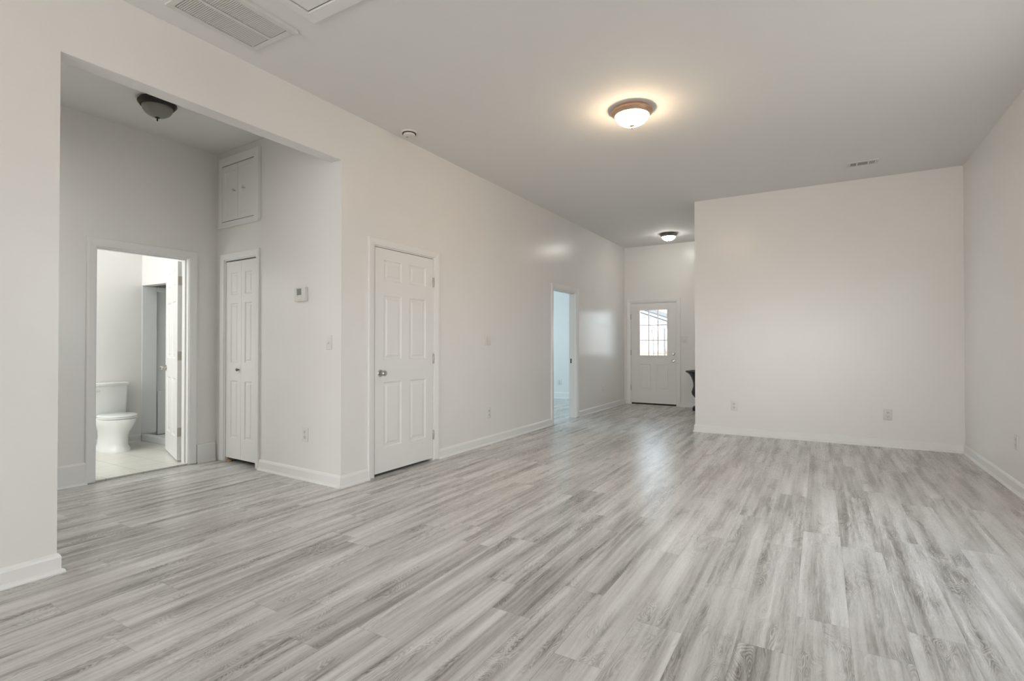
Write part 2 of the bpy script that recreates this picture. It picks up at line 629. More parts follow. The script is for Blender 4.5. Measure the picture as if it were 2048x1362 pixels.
w = MB().box(XC, XR + 0.12, YB, YB + 0.12, 0, H).box(XC, XC + 0.12, YB + 0.12, YH, 0, H)
struct('wall_back', w, M['wall'], 'off-white back wall with two low outlets and a free corner', 'wall')
w = MB().box(XR, XR + 0.12, RY, SW0, 0, H).box(XR, XR + 0.12, SW1, YB, 0, H).box(XR, XR + 0.12, SW0, SW1, 0, SZ0).box(XR, XR + 0.12, SW0, SW1, SZ1, H)
struct('wall_right', w, M['wall'], 'off-white wall along the right edge of the photo', 'wall')

FD = (-3.352, -2.412, 2.062)   # front door opening
w = MB().box(XW, FD[0], YH, YH + 0.12, 0, H).box(FD[0], FD[1], YH, YH + 0.12, FD[2], H).box(FD[1], XC + 0.12, YH, YH + 0.12, 0, H)
struct('wall_entry', w, M['wall'], 'end wall of the entry hall around the front door', 'wall')

w = MB()
x = XI
w.box(XI, REAR[0][0], RY - 0.12, RY, 0, H)
w.box(REAR[0][1], REAR[1][0], RY - 0.12, RY, 0, H)
w.box(REAR[1][1], XR + 0.12, RY - 0.12, RY, 0, H)
for a, b in REAR:
    w.box(a, b, RY - 0.12, RY, 0, RZ0).box(a, b, RY - 0.12, RY, RZ1, H)
struct('wall_rear', w, M['wall'], 'wall with two windows behind the viewer', 'wall')
for i, (a, b) in enumerate(REAR):
    wf = MB()
    for x0, x1, z0, z1 in ((a, a + .05, RZ0, RZ1), (b - .05, b, RZ0, RZ1), (a, b, RZ0, RZ0 + .05), (a, b, RZ1 - .05, RZ1), (a, b, (RZ0 + RZ1) / 2 - .02, (RZ0 + RZ1) / 2 + .02)):
        wf.box(x0, x1, RY - 0.08, RY - 0.03, z0, z1)
    struct('window_%d' % (i + 1), wf, M['trim'], 'white sash window in the wall behind the viewer', 'window')

wf = MB()
for y0_, y1_, z0, z1 in ((SW0, SW0 + .05, SZ0, SZ1), (SW1 - .05, SW1, SZ0, SZ1), (SW0, SW1, SZ0, SZ0 + .05), (SW0, SW1, SZ1 - .05, SZ1), ((SW0 + SW1) / 2 - .03, (SW0 + SW1) / 2 + .03, SZ0, SZ1)):
    wf.box(XR + 0.03, XR + 0.08, y0_, y1_, z0, z1)
struct('window_3', wf, M['trim'], 'white frame of an unseen window added to the right wall for its light', 'window')

# passage: back wall with bathroom doorway, end wall, thermostat wall
D3 = (2.035, 2.838, 2.082)
w = MB()
w.box(XAB, XA, 0.6, D3[0], 0, H)
w.box(XAB, XA, D3[0], D3[1], D3[2], H)
w.box(XAB, XA, D3[1], 3.23, 0, H)
struct('wall_passage', w, M['wall'], 'back wall of the side passage around the bathroom doorway', 'wall')
struct('wall_passage_end', MB().box(-7.4, XAB, 0.5, 0.6, 0, H).box(-5.57, XI, -2.12, -2.0, 0, H).box(-5.57, -5.45, -2.0, 0.6, 0, H), M['wall'], 'end wall of the side passage and bathroom', 'wall')

BF = (1.245, 1.828, 2.078)     # bifold opening s0,s1,top
w = MB()
tquad(w, 0.008, BF[0], 0, 0.12, 0, H)
tquad(w, BF[0], BF[1], 0, 0.12, BF[2], H)
tquad(w, BF[1], 1.985, 0, 0.12, 0, H)
struct('wall_thermostat', w, M['wall'], 'passage wall with thermostat, bifold closet and high cupboard', 'wall')
# closet shells behind the doors
w = MB().box(-5.57, XI, 4.30, 4.40, 0, H).box(-4.45, -4.35, 3.20, 4.30, 0, H)
struct('wall_closet', w, M['wall'], 'inner closet walls behind the closed doors', 'wall')
# bathroom walls
struct('wall_bathroom', MB().box(-7.37, -7.25, 0.6, 3.2, 0, H), M['wall'], 'white bathroom wall behind the toilet', 'wall')
struct('wall_shower_end', MB().box(-7.40, -7.30, 3.2, 4.1, 0, H), M['wall'], 'wall behind the shower end panel', 'wall')
struct('wall_shower_back', MB().box(-7.40, -5.57, 4.1, 4.2, 0, H), M['wall'], 'wall behind the shower back panel', 'wall')
struct('wall_shower_head', MB().box(-7.30, -5.67, 3.2, 3.30, 1.939, H), M['wall'], 'white wall above the shower opening', 'wall')
struct('wall_shower_side', MB().box(-5.655, XAB, 3.23, 4.1, 0, H), M['wall'], 'wall between shower and closet', 'wall')
# bedroom walls
w = MB().box(-7.7, XI, 10.62, 10.74, 0, H).box(-7.7, -7.6, 4.3, 10.62, 0, H).box(-7.7, -5.57, 4.2, 4.3, 0, H)
struct('wall_bedroom', w, M['wall'], 'pale bedroom walls seen through the open doorway', 'wall')

# ------------------------------------------------------------------ baseboards
BBP = [(-0.004, 0.0), (0.030, 0.0), (0.030, 0.006), (0.026, 0.016), (0.016, 0.022), (0.015, 0.022), (0.015, 0.080), (0.011, 0.092), (0.003, 0.102), (-0.004, 0.102)]
TALL = [(-0.004, 0.0), (0.028, 0.0), (0.026, 0.012), (0.017, 0.018), (0.017, 0.175), (0.010, 0.190), (-0.004, 0.192)]


def bb(name, runs, label, prof=BBP):
    m = MB()
    for p0, p1, e0, e1 in runs:
        m.sweep(prof, p0, p1, e0, e1)
    struct(name, m, M['trim'], label, 'baseboard')


# sweep puts the profile to the right of the travel direction
bb('baseboard_left', [((XW, RY), (XW, YO1), -1, 1), ((XW, YO1), (XI, YO1), 1, 0)][:1] + [], 'white baseboard at the foot of the wall end by the passage opening')
bb('baseboard_left', [(tw(1.185), tw(0), 0, 1), ((XW, YO2), (XW, 3.335), 1, 0)], 'white baseboard wrapping the corner below the light switch')
bb('baseboard_left', [((XW, 4.312), (XW, 6.988), 0, 0)], 'white baseboard between closet door and bedroom doorway')
bb('baseboard_left', [((XW, 8.022), (XW, YH), 0, -1)], 'white baseboard in the hall between bedroom doorway and front door')
bb('baseboard_entry', [((-2.355, YH), (XC, YH), 0, -1)], 'short white baseboard behind the black urn')
bb('baseboard_back', [((XC, YH), (XC, YB), -1, 1), ((XC, YB), (XR, YB), 1, -1)], 'white baseboard along the back wall')
bb('baseboard_right', [((XR, YB), (XR, RY), -1, -1)], 'white baseboard along the wall at the right edge')
bb('baseboard_passage', [((XA, -2.0), (XA, 1.985), 0, 0)], 'tall flat baseboard beside the bathroom casing, opening side', TALL)
bb('baseboard_passage', [((XA, 2.905), (XA, 3.090), 0, 0)], 'short tall baseboard piece between bathroom and bifold doors', TALL)
bb('baseboard_bathroom', [((-7.25, 0.6), (-7.25, 3.195), 0, 0)], 'white baseboard behind the toilet')
bb('baseboard_bedroom', [((-7.6, 10.62), (XI, 10.62), 0, 0)], 'white baseboard seen in the bedroom', [(-0.004, 0), (0.03, 0), (0.028, .014), (.016, .02), (.016, .12), (.006, .138), (-0.004, .14)])


# ------------------------------------------------------------------ doors and casings (local frame: x along wall, -y out of it)
def casing(mb, x0, x1, ztop, cw=0.066, th=0.018, z0=0.012):
    """three mitred boards round an opening x0..x1, 0..ztop, standing out of the wall face y=0"""
    def board(prof_pts):
        pass
    prof = [(0, -0.002), (0, th * .55), (cw * .25, th * .75), (cw * .75, th), (cw * .95, th), (cw, th * .8), (cw, -0.002)]
    bm = mb.bm
    # path: up the left side, across, down the right side; offset grows outwards
    rows = []
    for d, o in prof:
        rows.append([(x0 - d, -o, z0), (x0 - d, -o, ztop + d), (x1 + d, -o, ztop + d), (x1 + d, -o, z0)])
    V = [[bm.verts.new(p) for p in r] for r in rows]
    fs = []
    for a, b in zip(V, V[1:]):
        for k in range(3):
            fs.append(bm.faces.new((a[k], a[k + 1], b[k + 1], b[k])))
    fs.append(bm.faces.new([r[0] for r in V]))
    fs.append(bm.faces.new([r[3] for r in V]))
    bmesh.ops.recalc_face_normals(bm, faces=fs)
    return mb


def jamb(mb, x0, x1, ztop, depth, t=0.018, stop=None, z0=0.0):
    """lining of the opening from y=0 into the wall"""
    mb.box(x0, x0 + t, 0.0, depth, z0, ztop)
    mb.box(x1 - t, x1, 0.0, depth, z0, ztop)
    mb.box(x0 + t, x1 - t, 0.0, depth, ztop - t, ztop)
    if stop is not None:
        s0, s1 = stop
        k = 0.011
        mb.box(x0 + t, x0 + t + k, s0, s1, z0, ztop - t)
        mb.box(x1 - t - k, x1 - t, s0, s1, z0, ztop - t)
        mb.box(x0 + t + k, x1 - t - k, s0, s1, ztop - t - k, ztop - t)
    return mb


def knob_parts(parent, x, z, m, y=0.0, big=1.0):
    k = MB()
    k.lathe([(0.0, -0.010 * big), (0.018 * big, -0.010 * big), (0.030 * big, -0.006 * big), (0.033 * big, 0.0)][::-1], (x, y, z), 32, 'y')
    k.lathe([(0.011 * big, -0.006), (0.010 * big, -0.030 * big), (0.018 * big, -0.036 * big), (0.0265 * big, -0.046 * big), (0.027 * big, -0.056 * big), (0.021 * big, -0.064 * big), (0.012 * big, -0.0655 * big), (0.0, -0.0655 * big)], (x, y, z), 32, 'y')
    return k.build('knob', m, parent, smooth=40)


def barrel_hinge(parent, x, z, m, y=-0.006, h=0.09, leaf=0.0, leafdir=1):
    k = MB()
    k.lathe([(0.0, -h / 2 - .006), (0.004, -h / 2 - .004), (0.0065, -h / 2), (0.0065, h / 2), (0.004, h / 2 + .004), (0, h / 2 + .006)], (x, y, z), 16)
    if leaf:
        k.box(min(x, x + leafdir * leaf), max(x, x + leafdir * leaf), y - 0.001, y + 0.001, z - h / 2, z + h / 2)
    return k.build('hinge', m, parent, smooth=40)


# --- closet door in the long wall: local x -> +Y, out -> +X
R90 = PI / 2
t = MB()
casing(t, DC[0], DC[1], DC[2] - 0.006)
jamb(t, DC[0], DC[1], DC[2], 0.127)
t2 = t.build('trim_1', M['trim'])
t2.location = (XW, 0, 0)
t2.rotation_euler = (0, 0, R90)
tag(t2, 'white casing around the six-panel closet door', 'door trim', kind='structure')
dw = 0.825
d1 = thing('door_1', 'closed white six-panel closet door with a round satin knob', 'door', (XW + 0.001, DC[0] + 0.018 + 0.003, 0.028), R90, kind='structure')
y0 = DC[0] + 0.021


def rel(a):
    return a - y0


pan = []
for xa, xb in ((3.522, 3.762), (3.872, 4.118)):
    for za, zb in ((0.255, 0.858), (1.060, 1.662), (1.795, 1.990)):
        pan.append((rel(xa), rel(xb), za - 0.028, zb - 0.028))
dwid = DC[1] - DC[0] - 0.036 - 0.006
MB().panel_slab(dwid, 2.066 - 0.0, 0.035, pan).build('panel', M['door'], d1)
knob_parts(d1, rel(3.482), 0.943 - 0.028, M['nickel'])
for z in (1.853, 1.060, 0.268):
    barrel_hinge(d1, dwid + 0.001, z - 0.028, M['hinge'], y=-0.005)

# --- bedroom doorway (no leaf in sight) with strike plate
t = MB()
casing(t, DB[0], DB[1], DB[2], cw=0.07)
jamb(t, DB[0], DB[1], DB[2], 0.127, stop=(0.045, 0.08))
t2 = t.build('trim_2', M['trim'])
t2.location = (XW, 0, 0)
t2.rotation_euler = (0, 0, R90)
tag(t2, 'white casing and jamb of the open bedroom doorway', 'door trim', kind='structure')
sp = MB().box(XW - 0.105, XW - 0.085, DB[1] - 0.0195, DB[1] - 0.018, 0.90, 0.975).box(XW - 0.100, XW - 0.092, DB[1] - 0.0205, DB[1] - 0.0192, 0.925, 0.95)
s_ = sp.build('strike_plate', M['dark'])
s_.parent = t2
s_.matrix_parent_inverse = Matrix.LocRotScale(t2.location, t2.rotation_euler, None).inverted()

# --- front door
t = MB()
casing(t, FD[0], FD[1], FD[2], cw=0.068)
jamb(t, FD[0], FD[1], FD[2], 0.12, stop=(0.050, 0.090))
t2 = t.build('trim_3', M['trim'])
t2.location = (0, YH, 0)
tag(t2, 'white casing around the front door', 'door trim', kind='structure')
fd = thing('door_2', 'white front door with nine-pane window and two round locks', 'door', (FD[0] + 0.020, YH + 0.004, 0.035), 0, kind='structure')
fw = FD[1] - FD[0] - 0.040
fh = FD[2] - 0.018 - 0.035 - 0.004
fx, fz = FD[0] + 0.020, 0.035
GL = (-3.155 - fx, -2.600 - fx, 0.992 - fz, 1.905 - fz)
lp = [(-3.160 - fx, -2.935 - fx, 0.300 - fz, 0.815 - fz), (-2.825 - fx, -2.592 - fx, 0.300 - fz, 0.815 - fz)]
MB().panel_slab(fw, fh, 0.044, lp, GL, d1=0.009, rise=0.007).build('panel', M['door'], fd)
gx0, gx1, gz0, gz1 = GL
lf = MB()
for x0, x1, z0, z1 in ((gx0 - .028, gx0 + .006, gz0 - .028, gz1 + .028), (gx1 - .006, gx1 + .028, gz0 - .028, gz1 + .028), (gx0 + .006, gx1 - .006, gz1 - .006, gz1 + .028), (gx0 + .006, gx1 - .006, gz0 - .028, gz0 + .006)):
    lf.box(x0, x1, -0.010, 0.0, z0, z1, 0.003)
wf = lf.build('window_frame', M['door'], fd)
mu = MB()
for k in (1, 2):
    xm = gx0 + (gx1 - gx0) * k / 3
    mu.box(xm - .008, xm + .008, -0.006, 0.012, gz0 + .006, gz1 - .006)
    zm = gz0 + (gz1 - gz0) * k / 3
    mu.box(gx0 + .006, gx1 - .006, -0.005, 0.011, zm - .008, zm + .008)
mu.build('muntins', M['door'], wf)
MB().box(gx0 + .001, gx1 - .001, 0.018, 0.024, gz0 + .001, gz1 - .001).build('glass', M['glass'], wf)
db = MB()
db.lathe([(0.032, 0.0), (0.031, -0.008), (0.024, -0.014), (0.021, -0.022), (0.0, -0.022)], (-2.485 - fx, 0, 1.030 - fz), 32, 'y')
db.box(-2.485 - fx - .004, -2.485 - fx + .004, -0.034, -0.021, 1.030 - fz - .014, 1.030 - fz + .014, 0.002)
db.build('deadbolt', M['nickel'], fd, smooth=40)
knob_parts(fd, -2.484 - fx, 0.890 - fz, M['nickel'])
for z in (1.78, 1.05, 0.33):
    barrel_hinge(fd, -0.003, z - fz, M['hinge'], y=-0.006, h=0.10)
MB().box(0.004, fw - 0.004, 0.012, 0.030, -0.033, 0.0).build('door_sweep', M['seal'], fd)

# --- bathroom doorway (passage back wall): casing towards the passage
t = MB()
casing(t, D3[0] + 0.012, D3[1] - 0.012, D3[2] - 0.012, cw=0.072, th=0.02)
jamb(t, D3[0], D3[1], D3[2], 0.12, stop=(0.045, 0.082))
t2 = t.build('trim_4', M['trim'])
t2.location = (XA, 0, 0)
t2.rotation_euler = (0, 0, R90)
tag(t2, 'white casing and jamb of the bathroom doorway', 'door trim', kind='structure')
# tile threshold strip
th = MB()
for k in range(5):
    ya = D3[0] + 0.018 + k * 0.1534
    th.box(XA - 0.112, XA + 0.004, ya + 0.001, ya + 0.1524, 0.0125, 0.0185, 0.0015)
struct('trim_5', th, M['tile'], 'white tile threshold strip in the bathroom doorway', 'threshold')
# open leaf, hinged on the far jamb, swung into the bathroom
HX, HY = -5.592, 2.826
d3 = thing('door_3', 'white six-panel bathroom door standing open into the bathroom', 'door', (HX, HY, 0.030), math.radians(180 - 18.5), kind='structure')
# local x runs from hinge to free end; the local +y side looks at the viewer, so the slab is turned about
lw, lh = 0.80, 2.025
pan = []
for xa, xb in ((0.120, 0.350), (0.450, 0.680)):
    for za, zb in ((0.225, 0.825), (1.030, 1.630), (1.765, 1.955)):
        pan.append((xa, xb, za, zb))
o = MB().panel_slab(lw, lh, 0.035, pan).build('panel', M['door'], d3)
o.location = (0.012, -0.004, 0)
for sgn in (1, -1):
    k = MB()
    yb_ = 0.031 if sgn > 0 else -0.004
    k.lathe([(0.032, 0.0), (0.030, sgn * .007), (0.012, sgn * .011), (0.010, sgn * .030), (0.020, sgn * .038), (0.027, sgn * .050), (0.025, sgn * .060), (0.0, sgn * .064)], (lw + .012 - 0.065, yb_, 0.915), 32, 'y')
    k.build('knob', M['nickel'], d3, smooth=40)
for z in (1.825, 1.060, 0.285):
    k = MB()
    k.lathe([(0.0, -.05), (0.0065, -.045), (0.0065, .045), (0.0, .05)], (0.0, -0.012, z), 16)
    k.box(0.0085, 0.0115, -0.010, 0.029, z - .045, z + .045)
    k.box(-0.004, 0.012, -0.0125, -0.0095, z - .045, z + .045)
    hg = k.build('hinge', M['hinge'], d3, smooth=40)

# --- bifold closet door on the thermostat wall (local x towards the room, mirrored s)


def tx(s):
    return -s


t = MB()
casing(t, -BF[1], -BF[0], BF[2], cw=0.060, th=0.02)
jamb(t, -BF[1], -BF[0], BF[2], 0.12, t=0.012)
t2 = t.build('trim_6', M['trim'])
t2.location = (A.x, A.y, 0)
t2.rotation_euler = (0, 0, SKEW)
tag(t2, 'white casing around the narrow bifold closet door', 'door trim', kind='structure')
bf = thing('door_4', 'narrow white bifold closet door with a tiny knob', 'door', (*tw(BF[1] - 0.014, -0.012), 0.048), SKEW, kind='structure')
lw2 = (BF[1] - BF[0] - 0.028 - 0.003) / 2
lh2 = BF[2] - 0.012 - 0.048 - 0.012
for k in range(2):
    # panel positions measured in the picture
    px0, px1 = (0.110, 0.245) if k == 0 else (0.065, 0.180)
    px0, px1 = (0.082, 0.215) if k == 0 else (0.060, 0.185)
    ps = [(px0, px1, 0.205, 0.790), (px0, px1, 0.975, 1.580), (px0, px1, 1.665, 1.890)]
    o = MB().panel_slab(lw2, lh2, 0.030, ps, d1=0.009, rise=0.006, i1=0.010, i2=0.022, i3=0.034).build('leaf', M['door'], bf)
    o.location = (k * (lw2 + 0.003), 0, 0)
    if k == 0:
        kn = MB().lathe([(0.007, 0), (0.006, -.010), (0.014, -.018), (0.016, -.024), (0.010, -.030), (0, -.031)], (0.238, 0, 0.905), 24, 'y')
        kn.build('knob', M['pewter'], o, smooth=40)
pv = MB().box(0.008, 0.060, 0.004, 0.030, -0.046, -0.026).box(0.018, 0.030, 0.010, 0.022, -0.027, 0.002).build('pivot_bracket', M['wood_raw'], bf)

# --- high cupboard above the bifold door
cp = thing('wall_cupboard', 'small white cupboard with two doors high above the bifold door', 'cupboard', (*tw(1.905, 0.0), 2.40), SKEW)
CX = 1.905


def cx(s):
    return CX - s


fr = MB()
s0, s1, z0, z1 = 1.845, 1.268, 2.462 - 2.40, 3.043 - 2.40
ox0, ox1, oz0, oz1 = cx(1.905), cx(1.190), 0.020, 0.725
fr.box(ox0, cx(s0), -0.022, -0.0005, oz0, oz1, 0.002)
fr.box(cx(s1), ox1, -0.022, -0.0005, oz0, oz1, 0.002)
fr.box(cx(s0), cx(s1), -0.022, -0.0005, oz0, z0, 0.002)
fr.box(cx(s0), cx(s1), -0.022, -0.0005, z1, oz1, 0.002)
fr.box(ox0, ox1, -0.030, -0.0005, 0.004, 0.020, 0.003)
fr.box(ox1 - 0.012, ox1 + 0.010, -0.032, -0.0005, oz0, oz1, 0.003)
fr.build('frame', M['trim'], cp)
MB().box(cx(s0), cx(s1), -0.004, -0.0008, z0, z1).build('backing', M['dark'], cp)
cdw = (s0 - s1) / 2 - 0.0055
for k in range(2):
    o = MB().panel_slab(cdw, z1 - z0 - 0.016, 0.014, [(0.045, cdw - 0.045, 0.050, z1 - z0 - 0.075)], d1=0.006, rise=0.0, i1=0.006, i2=0.02, i3=0.03).build('door', M['trim'], cp)
    o.location = (cx(s0) + 0.003 + k * (cdw + 0.005), -0.019, z0 + 0.007)
    kx = cdw - 0.045 if k == 0 else 0.125
    MB().lathe([(0.006, 0), (0.005, -.012), (0.012, -.018), (0.013, -.024), (0.007, -.029), (0, -.0295)], (kx, 0.0, 0.293), 20, 'y').build('knob', M['nickel'], o, smooth=40)


# ------------------------------------------------------------------ outlets, switches, thermostat
def plate_mesh(w_, h_, t_=0.006):
    m = MB().box(-w_ / 2, w_ / 2, -t_, 0, -h_ / 2, h_ / 2, 0.003)
    return m


def outlet(loc, rot, label, w_=0.083, h_=0.125, mt='plastic'):
    r = thing('wall_outlet', label, 'electrical outlet', loc, rot, 'duplex wall outlets')
    plate_mesh(w_, h_).build('cover_plate', M[mt], r, smooth=40)
    for zc in (0.024, -0.024):
        f = MB()
        pts = []
        for k in range(24):
            a = 2 * PI * k / 24
            pts.append((0.0175 * math.cos(a), max(-0.0145, min(0.0145, 0.0185 * math.sin(a)))))
        f.loft([[(x_, -0.0055, zc + z_) for x_, z_ in pts], [(x_, -0.0085, zc + z_) for x_, z_ in pts]])
        sk = f.build('socket', M['plastic2'], r)
        s = MB().box(-0.0085, -0.0055, -0.0090, -0.0070, zc - 0.001, zc + 0.009).box(0.0055, 0.0085, -0.0090, -0.0070, zc, zc + 0.008)
        s.lathe([(0.0035, -0.0090), (0.0035, -0.0070)], (0, 0, zc - 0.008), 12, 'y')
        s.build('slots', M['dark'], sk)
    MB().lathe([(0.003, -0.0055), (0.003, -0.0072), (0, -0.0075)], (0, 0, 0), 12, 'y').build('screw', M['nickel'], r)
    return r


def switch(loc, rot, label, gangs=1, w_=0.074, h_=0.12, rocker=()):
    r = thing('light_switch', label, 'light switch', loc, rot, 'light switches')
    plate_mesh(w_, h_).build('cover_plate', M['plastic'], r, smooth=40)
    for g in range(gangs):
        xc = (g - (gangs - 1) / 2) * 0.046
        if g in rocker:
            MB().box(xc - .0165, xc + .0165, -0.0085, -0.005, -.033, .033, .002).build('rocker', M['plastic2'], r)
        else:
            b_ = MB().box(xc - .006, xc + .006, -0.0075, -0.0055, -.013, .013)
            tg = b_.build('toggle_slot', M['plastic2'], r)
            m = MB()
            m.loft([[(xc - .0045, -0.006, -.008), (xc + .0045, -0.006, -.008), (xc + .0045, -0.006, .006), (xc - .0045, -0.006, .006)],
                    [(xc - .0035, -0.022, -.014), (xc + .0035, -0.022, -.014), (xc + .0035, -0.020, -.006), (xc - .0035, -0.020, -.006)]])
            m.build('toggle', M['plastic'], r)
    return r


outlet((*tw(0.480), 0.404), SKEW, 'white outlet low on the passage wall below the thermostat', 0.085, 0.122)
outlet((XW, 5.292, 0.378), R90, 'white outlet on the long wall beside the closet, below the two-gang switch', 0.084, 0.132)
outlet((XW, 9.127, 0.397), R90, 'white outlet in the entry hall between bedroom doorway and front door', 0.086, 0.134)
outlet((-1.001, YB, 0.389), 0, 'white outlet on the back wall near its free corner', 0.086, 0.132)
outlet((0.675, YB, 0.382), 0, 'beige-white outlet on the back wall towards the right-hand corner', 0.088, 0.130, 'plastic2')
outlet((XR, 5.745, 0.405), -R90, 'white outlet on the wall at the right edge of the photo', 0.086, 0.122)
outlet((-5.066, 10.62, 0.365), 0, 'white outlet seen through the bedroom doorway', 0.105, 0.128)
switch((*tw(0.156), 1.222), SKEW, 'white single toggle switch beside the passage corner', 1, 0.076, 0.122)
switch((XW, 5.266, 1.261), R90, 'white double switch plate on the long wall past the closet', 2, 0.135, 0.128, rocker=(0,))
switch((-2.281, YH, 1.308), 0, 'white double switch plate beside the front door', 2, 0.132, 0.122)

tm = thing('thermostat', 'white wall thermostat with a grey display', 'thermostat', (*tw(0.528), 1.655), SKEW)
MB().box(-0.078, 0.078, -0.030, 0, -0.062, 0.062, 0.006).build('body', M['plastic'], tm, smooth=40)
MB().box(-0.040, 0.024, -0.0315, -0.028, -0.008, 0.050, 0.001).build('screen', M['screen'], tm)
for xb, zb in ((-0.030, -0.022), (0.018, -0.020), (-0.018, -0.048), (0.006, -0.044)):
    MB().box(xb - .006, xb + .006, -0.0325, -0.029, zb - .004, zb + .004, .001).build('button', M['plastic2'], tm)


# ------------------------------------------------------------------ ceiling lights
def dome_light(x, y, R, depth, metal, shade, label, finial=None):
    r = thing('ceiling_light', label, 'ceiling light', (x, y, H), 0, 'flush dome ceiling lights')
    p = MB().lathe([(0.0, 0.0), (R * .88, 0.0), (R * .88, -0.010), (R * .97, -0.018), (R, -0.023), (R, -0.032), (R * .975, -0.037), (R * .955, -0.037), (R * .93, -0.043), (R * .87, -0.056), (R * .835, -0.060), (R * .80, -0.054), (0.0, -0.050)], seg=64)
    p.build('pan', M[metal], r, smooth=35)
    prof = []
    for k in range(15):
        a = (PI / 2) * k / 14
        prof.append((R * .80 * math.cos(a) if k < 14 else 0.0, -0.055 - depth * math.sin(a) ** 1.05))
    s = MB().lathe(prof, seg=64).build('shade', M[shade], r, smooth=60)
    zb = -0.055 - depth
    f = MB().lathe([(0.0, zb + .006), (R * .125, zb + .004), (R * .13, zb - .001), (R * .09, zb - .006), (R * .035, zb - .010), (R * .035, zb - .016), (R * .05, zb - .021), (R * .03, zb - .028), (0, zb - .030)], seg=32)
    f.build('finial', M[finial or metal], r, smooth=50)
    return r


dome_light(-1.368, 4.295, 0.172, 0.085, 'copper', 'lit_warm', 'lit dome light with champagne rim in the middle of the ceiling')
dome_light(-2.335, 9.43, 0.146, 0.075, 'pewter', 'lit_white', 'small lit dome light with dark rim near the front door')
dome_light(-4.655, 2.158, 0.137, 0.085, 'bronze', 'unlit', 'unlit frosted dome light with black rim in the side passage')

# ------------------------------------------------------------------ ceiling fittings
sd = thing('smoke_detector', 'round white smoke detector on the ceiling edge above the long wall', 'smoke detector', (-3.315, 3.690, H))
MB().lathe([(0.0, 0), (0.074, 0), (0.074, -0.010), (0.070, -0.014), (0.0, -0.014)], seg=48).build('base', M['plastic'], sd, smooth=35)
MB().lathe([(0.064, -0.014), (0.064, -0.019), (0.0, -0.019)], seg=48).build('vent_gap', M['dark'], sd, smooth=35)
MB().lathe([(0.0, -.018), (0.054, -0.018), (0.056, -0.024), (0.052, -0.034), (0.030, -0.039), (0.0, -0.040)], seg=48).build('cover', M['plastic'], sd, smooth=35)
MB().lathe([(0.010, -0.038), (0.010, -0.0435), (0, -.044)], (-0.012, -0.018, 0), 16).build('test_button', M['plastic2'], sd, smooth=35)

MB().box(-0.034, -0.014, -0.004, 0.004, -0.0405, -0.036).build('sensor_slot', M['dark'], sd)

# return-air grille
gx0, gx1, gy0, gy1 = -3.292, -2.842, 1.560, 2.122
rg = thing('return_air_grille', 'large white louvred return-air grille in the ceiling', 'air vent', (gx0, gy0, H))
W_, L_ = gx1 - gx0, gy1 - gy0
f = MB()
f.box(0, 0.036, 0, L_, -0.012, 0, .002).box(W_ - .056, W_, 0, L_, -0.012, 0, .002)
f.box(0.036, W_ - .056, 0, 0.036, -0.012, 0, .002).box(0.036, W_ - .056, L_ - .036, L_, -0.012, 0, .002)
f.build('frame', M['grille'], rg)
MB().box(W_ - .026, W_ + .004, -0.01, L_ + .004, -0.026, -0.0125, .002).build('filter_door_lip', M['grille'], rg)
xm = -3.070 - gx0
MB().box(xm - .010, xm + .010, 0.036, L_ - .036, -0.012, 0).build('centre_bar', M['grille'], rg)
MB().box(0.036, W_ - .056, 0.036, L_ - .036, -0.0012, -0.0002).build('duct', M['duct'], rg)
for xa, xb in ((0.037, xm - .010), (xm + .010, W_ - .057)):
    s = MB()
    n = 40
    for k in range(n):
        yc = 0.040 + (L_ - 0.080) * (k + .5) / n
        bm = s.bm
        c = [(0.0026, -0.0108), (0.0034, -0.0100), (-0.0022, -0.0046), (-0.0030, -0.0054)]
        a_ = [bm.verts.new((xa + .007, yc + p, q_)) for p, q_ in c]
        b_ = [bm.verts.new((xb - .000, yc + p, q_)) for p, q_ in c]
        fs = [bm.faces.new(a_), bm.faces.new(b_[::-1])]
        for i in range(4):
            fs.append(bm.faces.new((a_[i], b_[i], b_[(i + 1) % 4], a_[(i + 1) % 4])))
        bmesh.ops.recalc_face_normals(bm, faces=fs)
    s.build('louvre_bank', M['grille'], rg)

# attic hatch
ah = thing('attic_hatch', 'white ceiling hatch with raised trim at the top edge of the photo', 'ceiling hatch', (-2.62, 1.33, H))
f = MB()
PWd, PLd = 0.66, 0.70
for x0, x1, y0_, y1_ in ((-.060, -.006, -.06, PLd + .09), (PWd + .006, PWd + .06, -.06, PLd + .09), (-.006, PWd + .006, PLd + .006, PLd + .09), (-.006, PWd + .006, -.06, -.006)):
    f.box(x0, x1, y0_, y1_, -0.016, 0, .003)
f.build('frame', M['trim'], ah)
MB().box(-.006, PWd + .006, -.006, PLd + .006, -0.0015, -0.0002).build('shadow_gap', M['dark'], ah)
MB().box(0.002, PWd, 0, PLd - .002, -0.008, -0.0016, .002).build('panel', M['ceil'], ah)

# supply register
rx0, rx1, ry0, ry1 = 0.262, 0.548, 6.775, 6.935
sr = thing('supply_register', 'small white ceiling register with dark slots near the back wall', 'air vent', (rx0, ry0, H))
RW, RL = rx1 - rx0, ry1 - ry0
MB().box(0, RW, 0, RL, -0.006, 0, .002).build('frame', M['grille'], sr)
for q in (0, 1):
    s = MB()
    for k in range(4):
        if q == 0:
            s.box(0.034 + k * .013, 0.041 + k * .013, .035, RL - .035, -0.0068, -0.004)
        else:
            s.box(RW - 0.041 - k * .013, RW - 0.036 - k * .013, .035, RL - .035, -0.0068, -0.004)
    s.build('end_slots', M['dark'], sr)
MB().box(0.098, RW - .098, .032, RL - .032, -0.0068, -0.004).build('opening', M['screen'], sr)
for xs_ in (0.012, RW - .012):
    MB().lathe([(0.004, -.006), (0.004, -.0075), (0, -.008)], (xs_, RL / 2, 0), 12).build('screw', M['pewter'], sr)

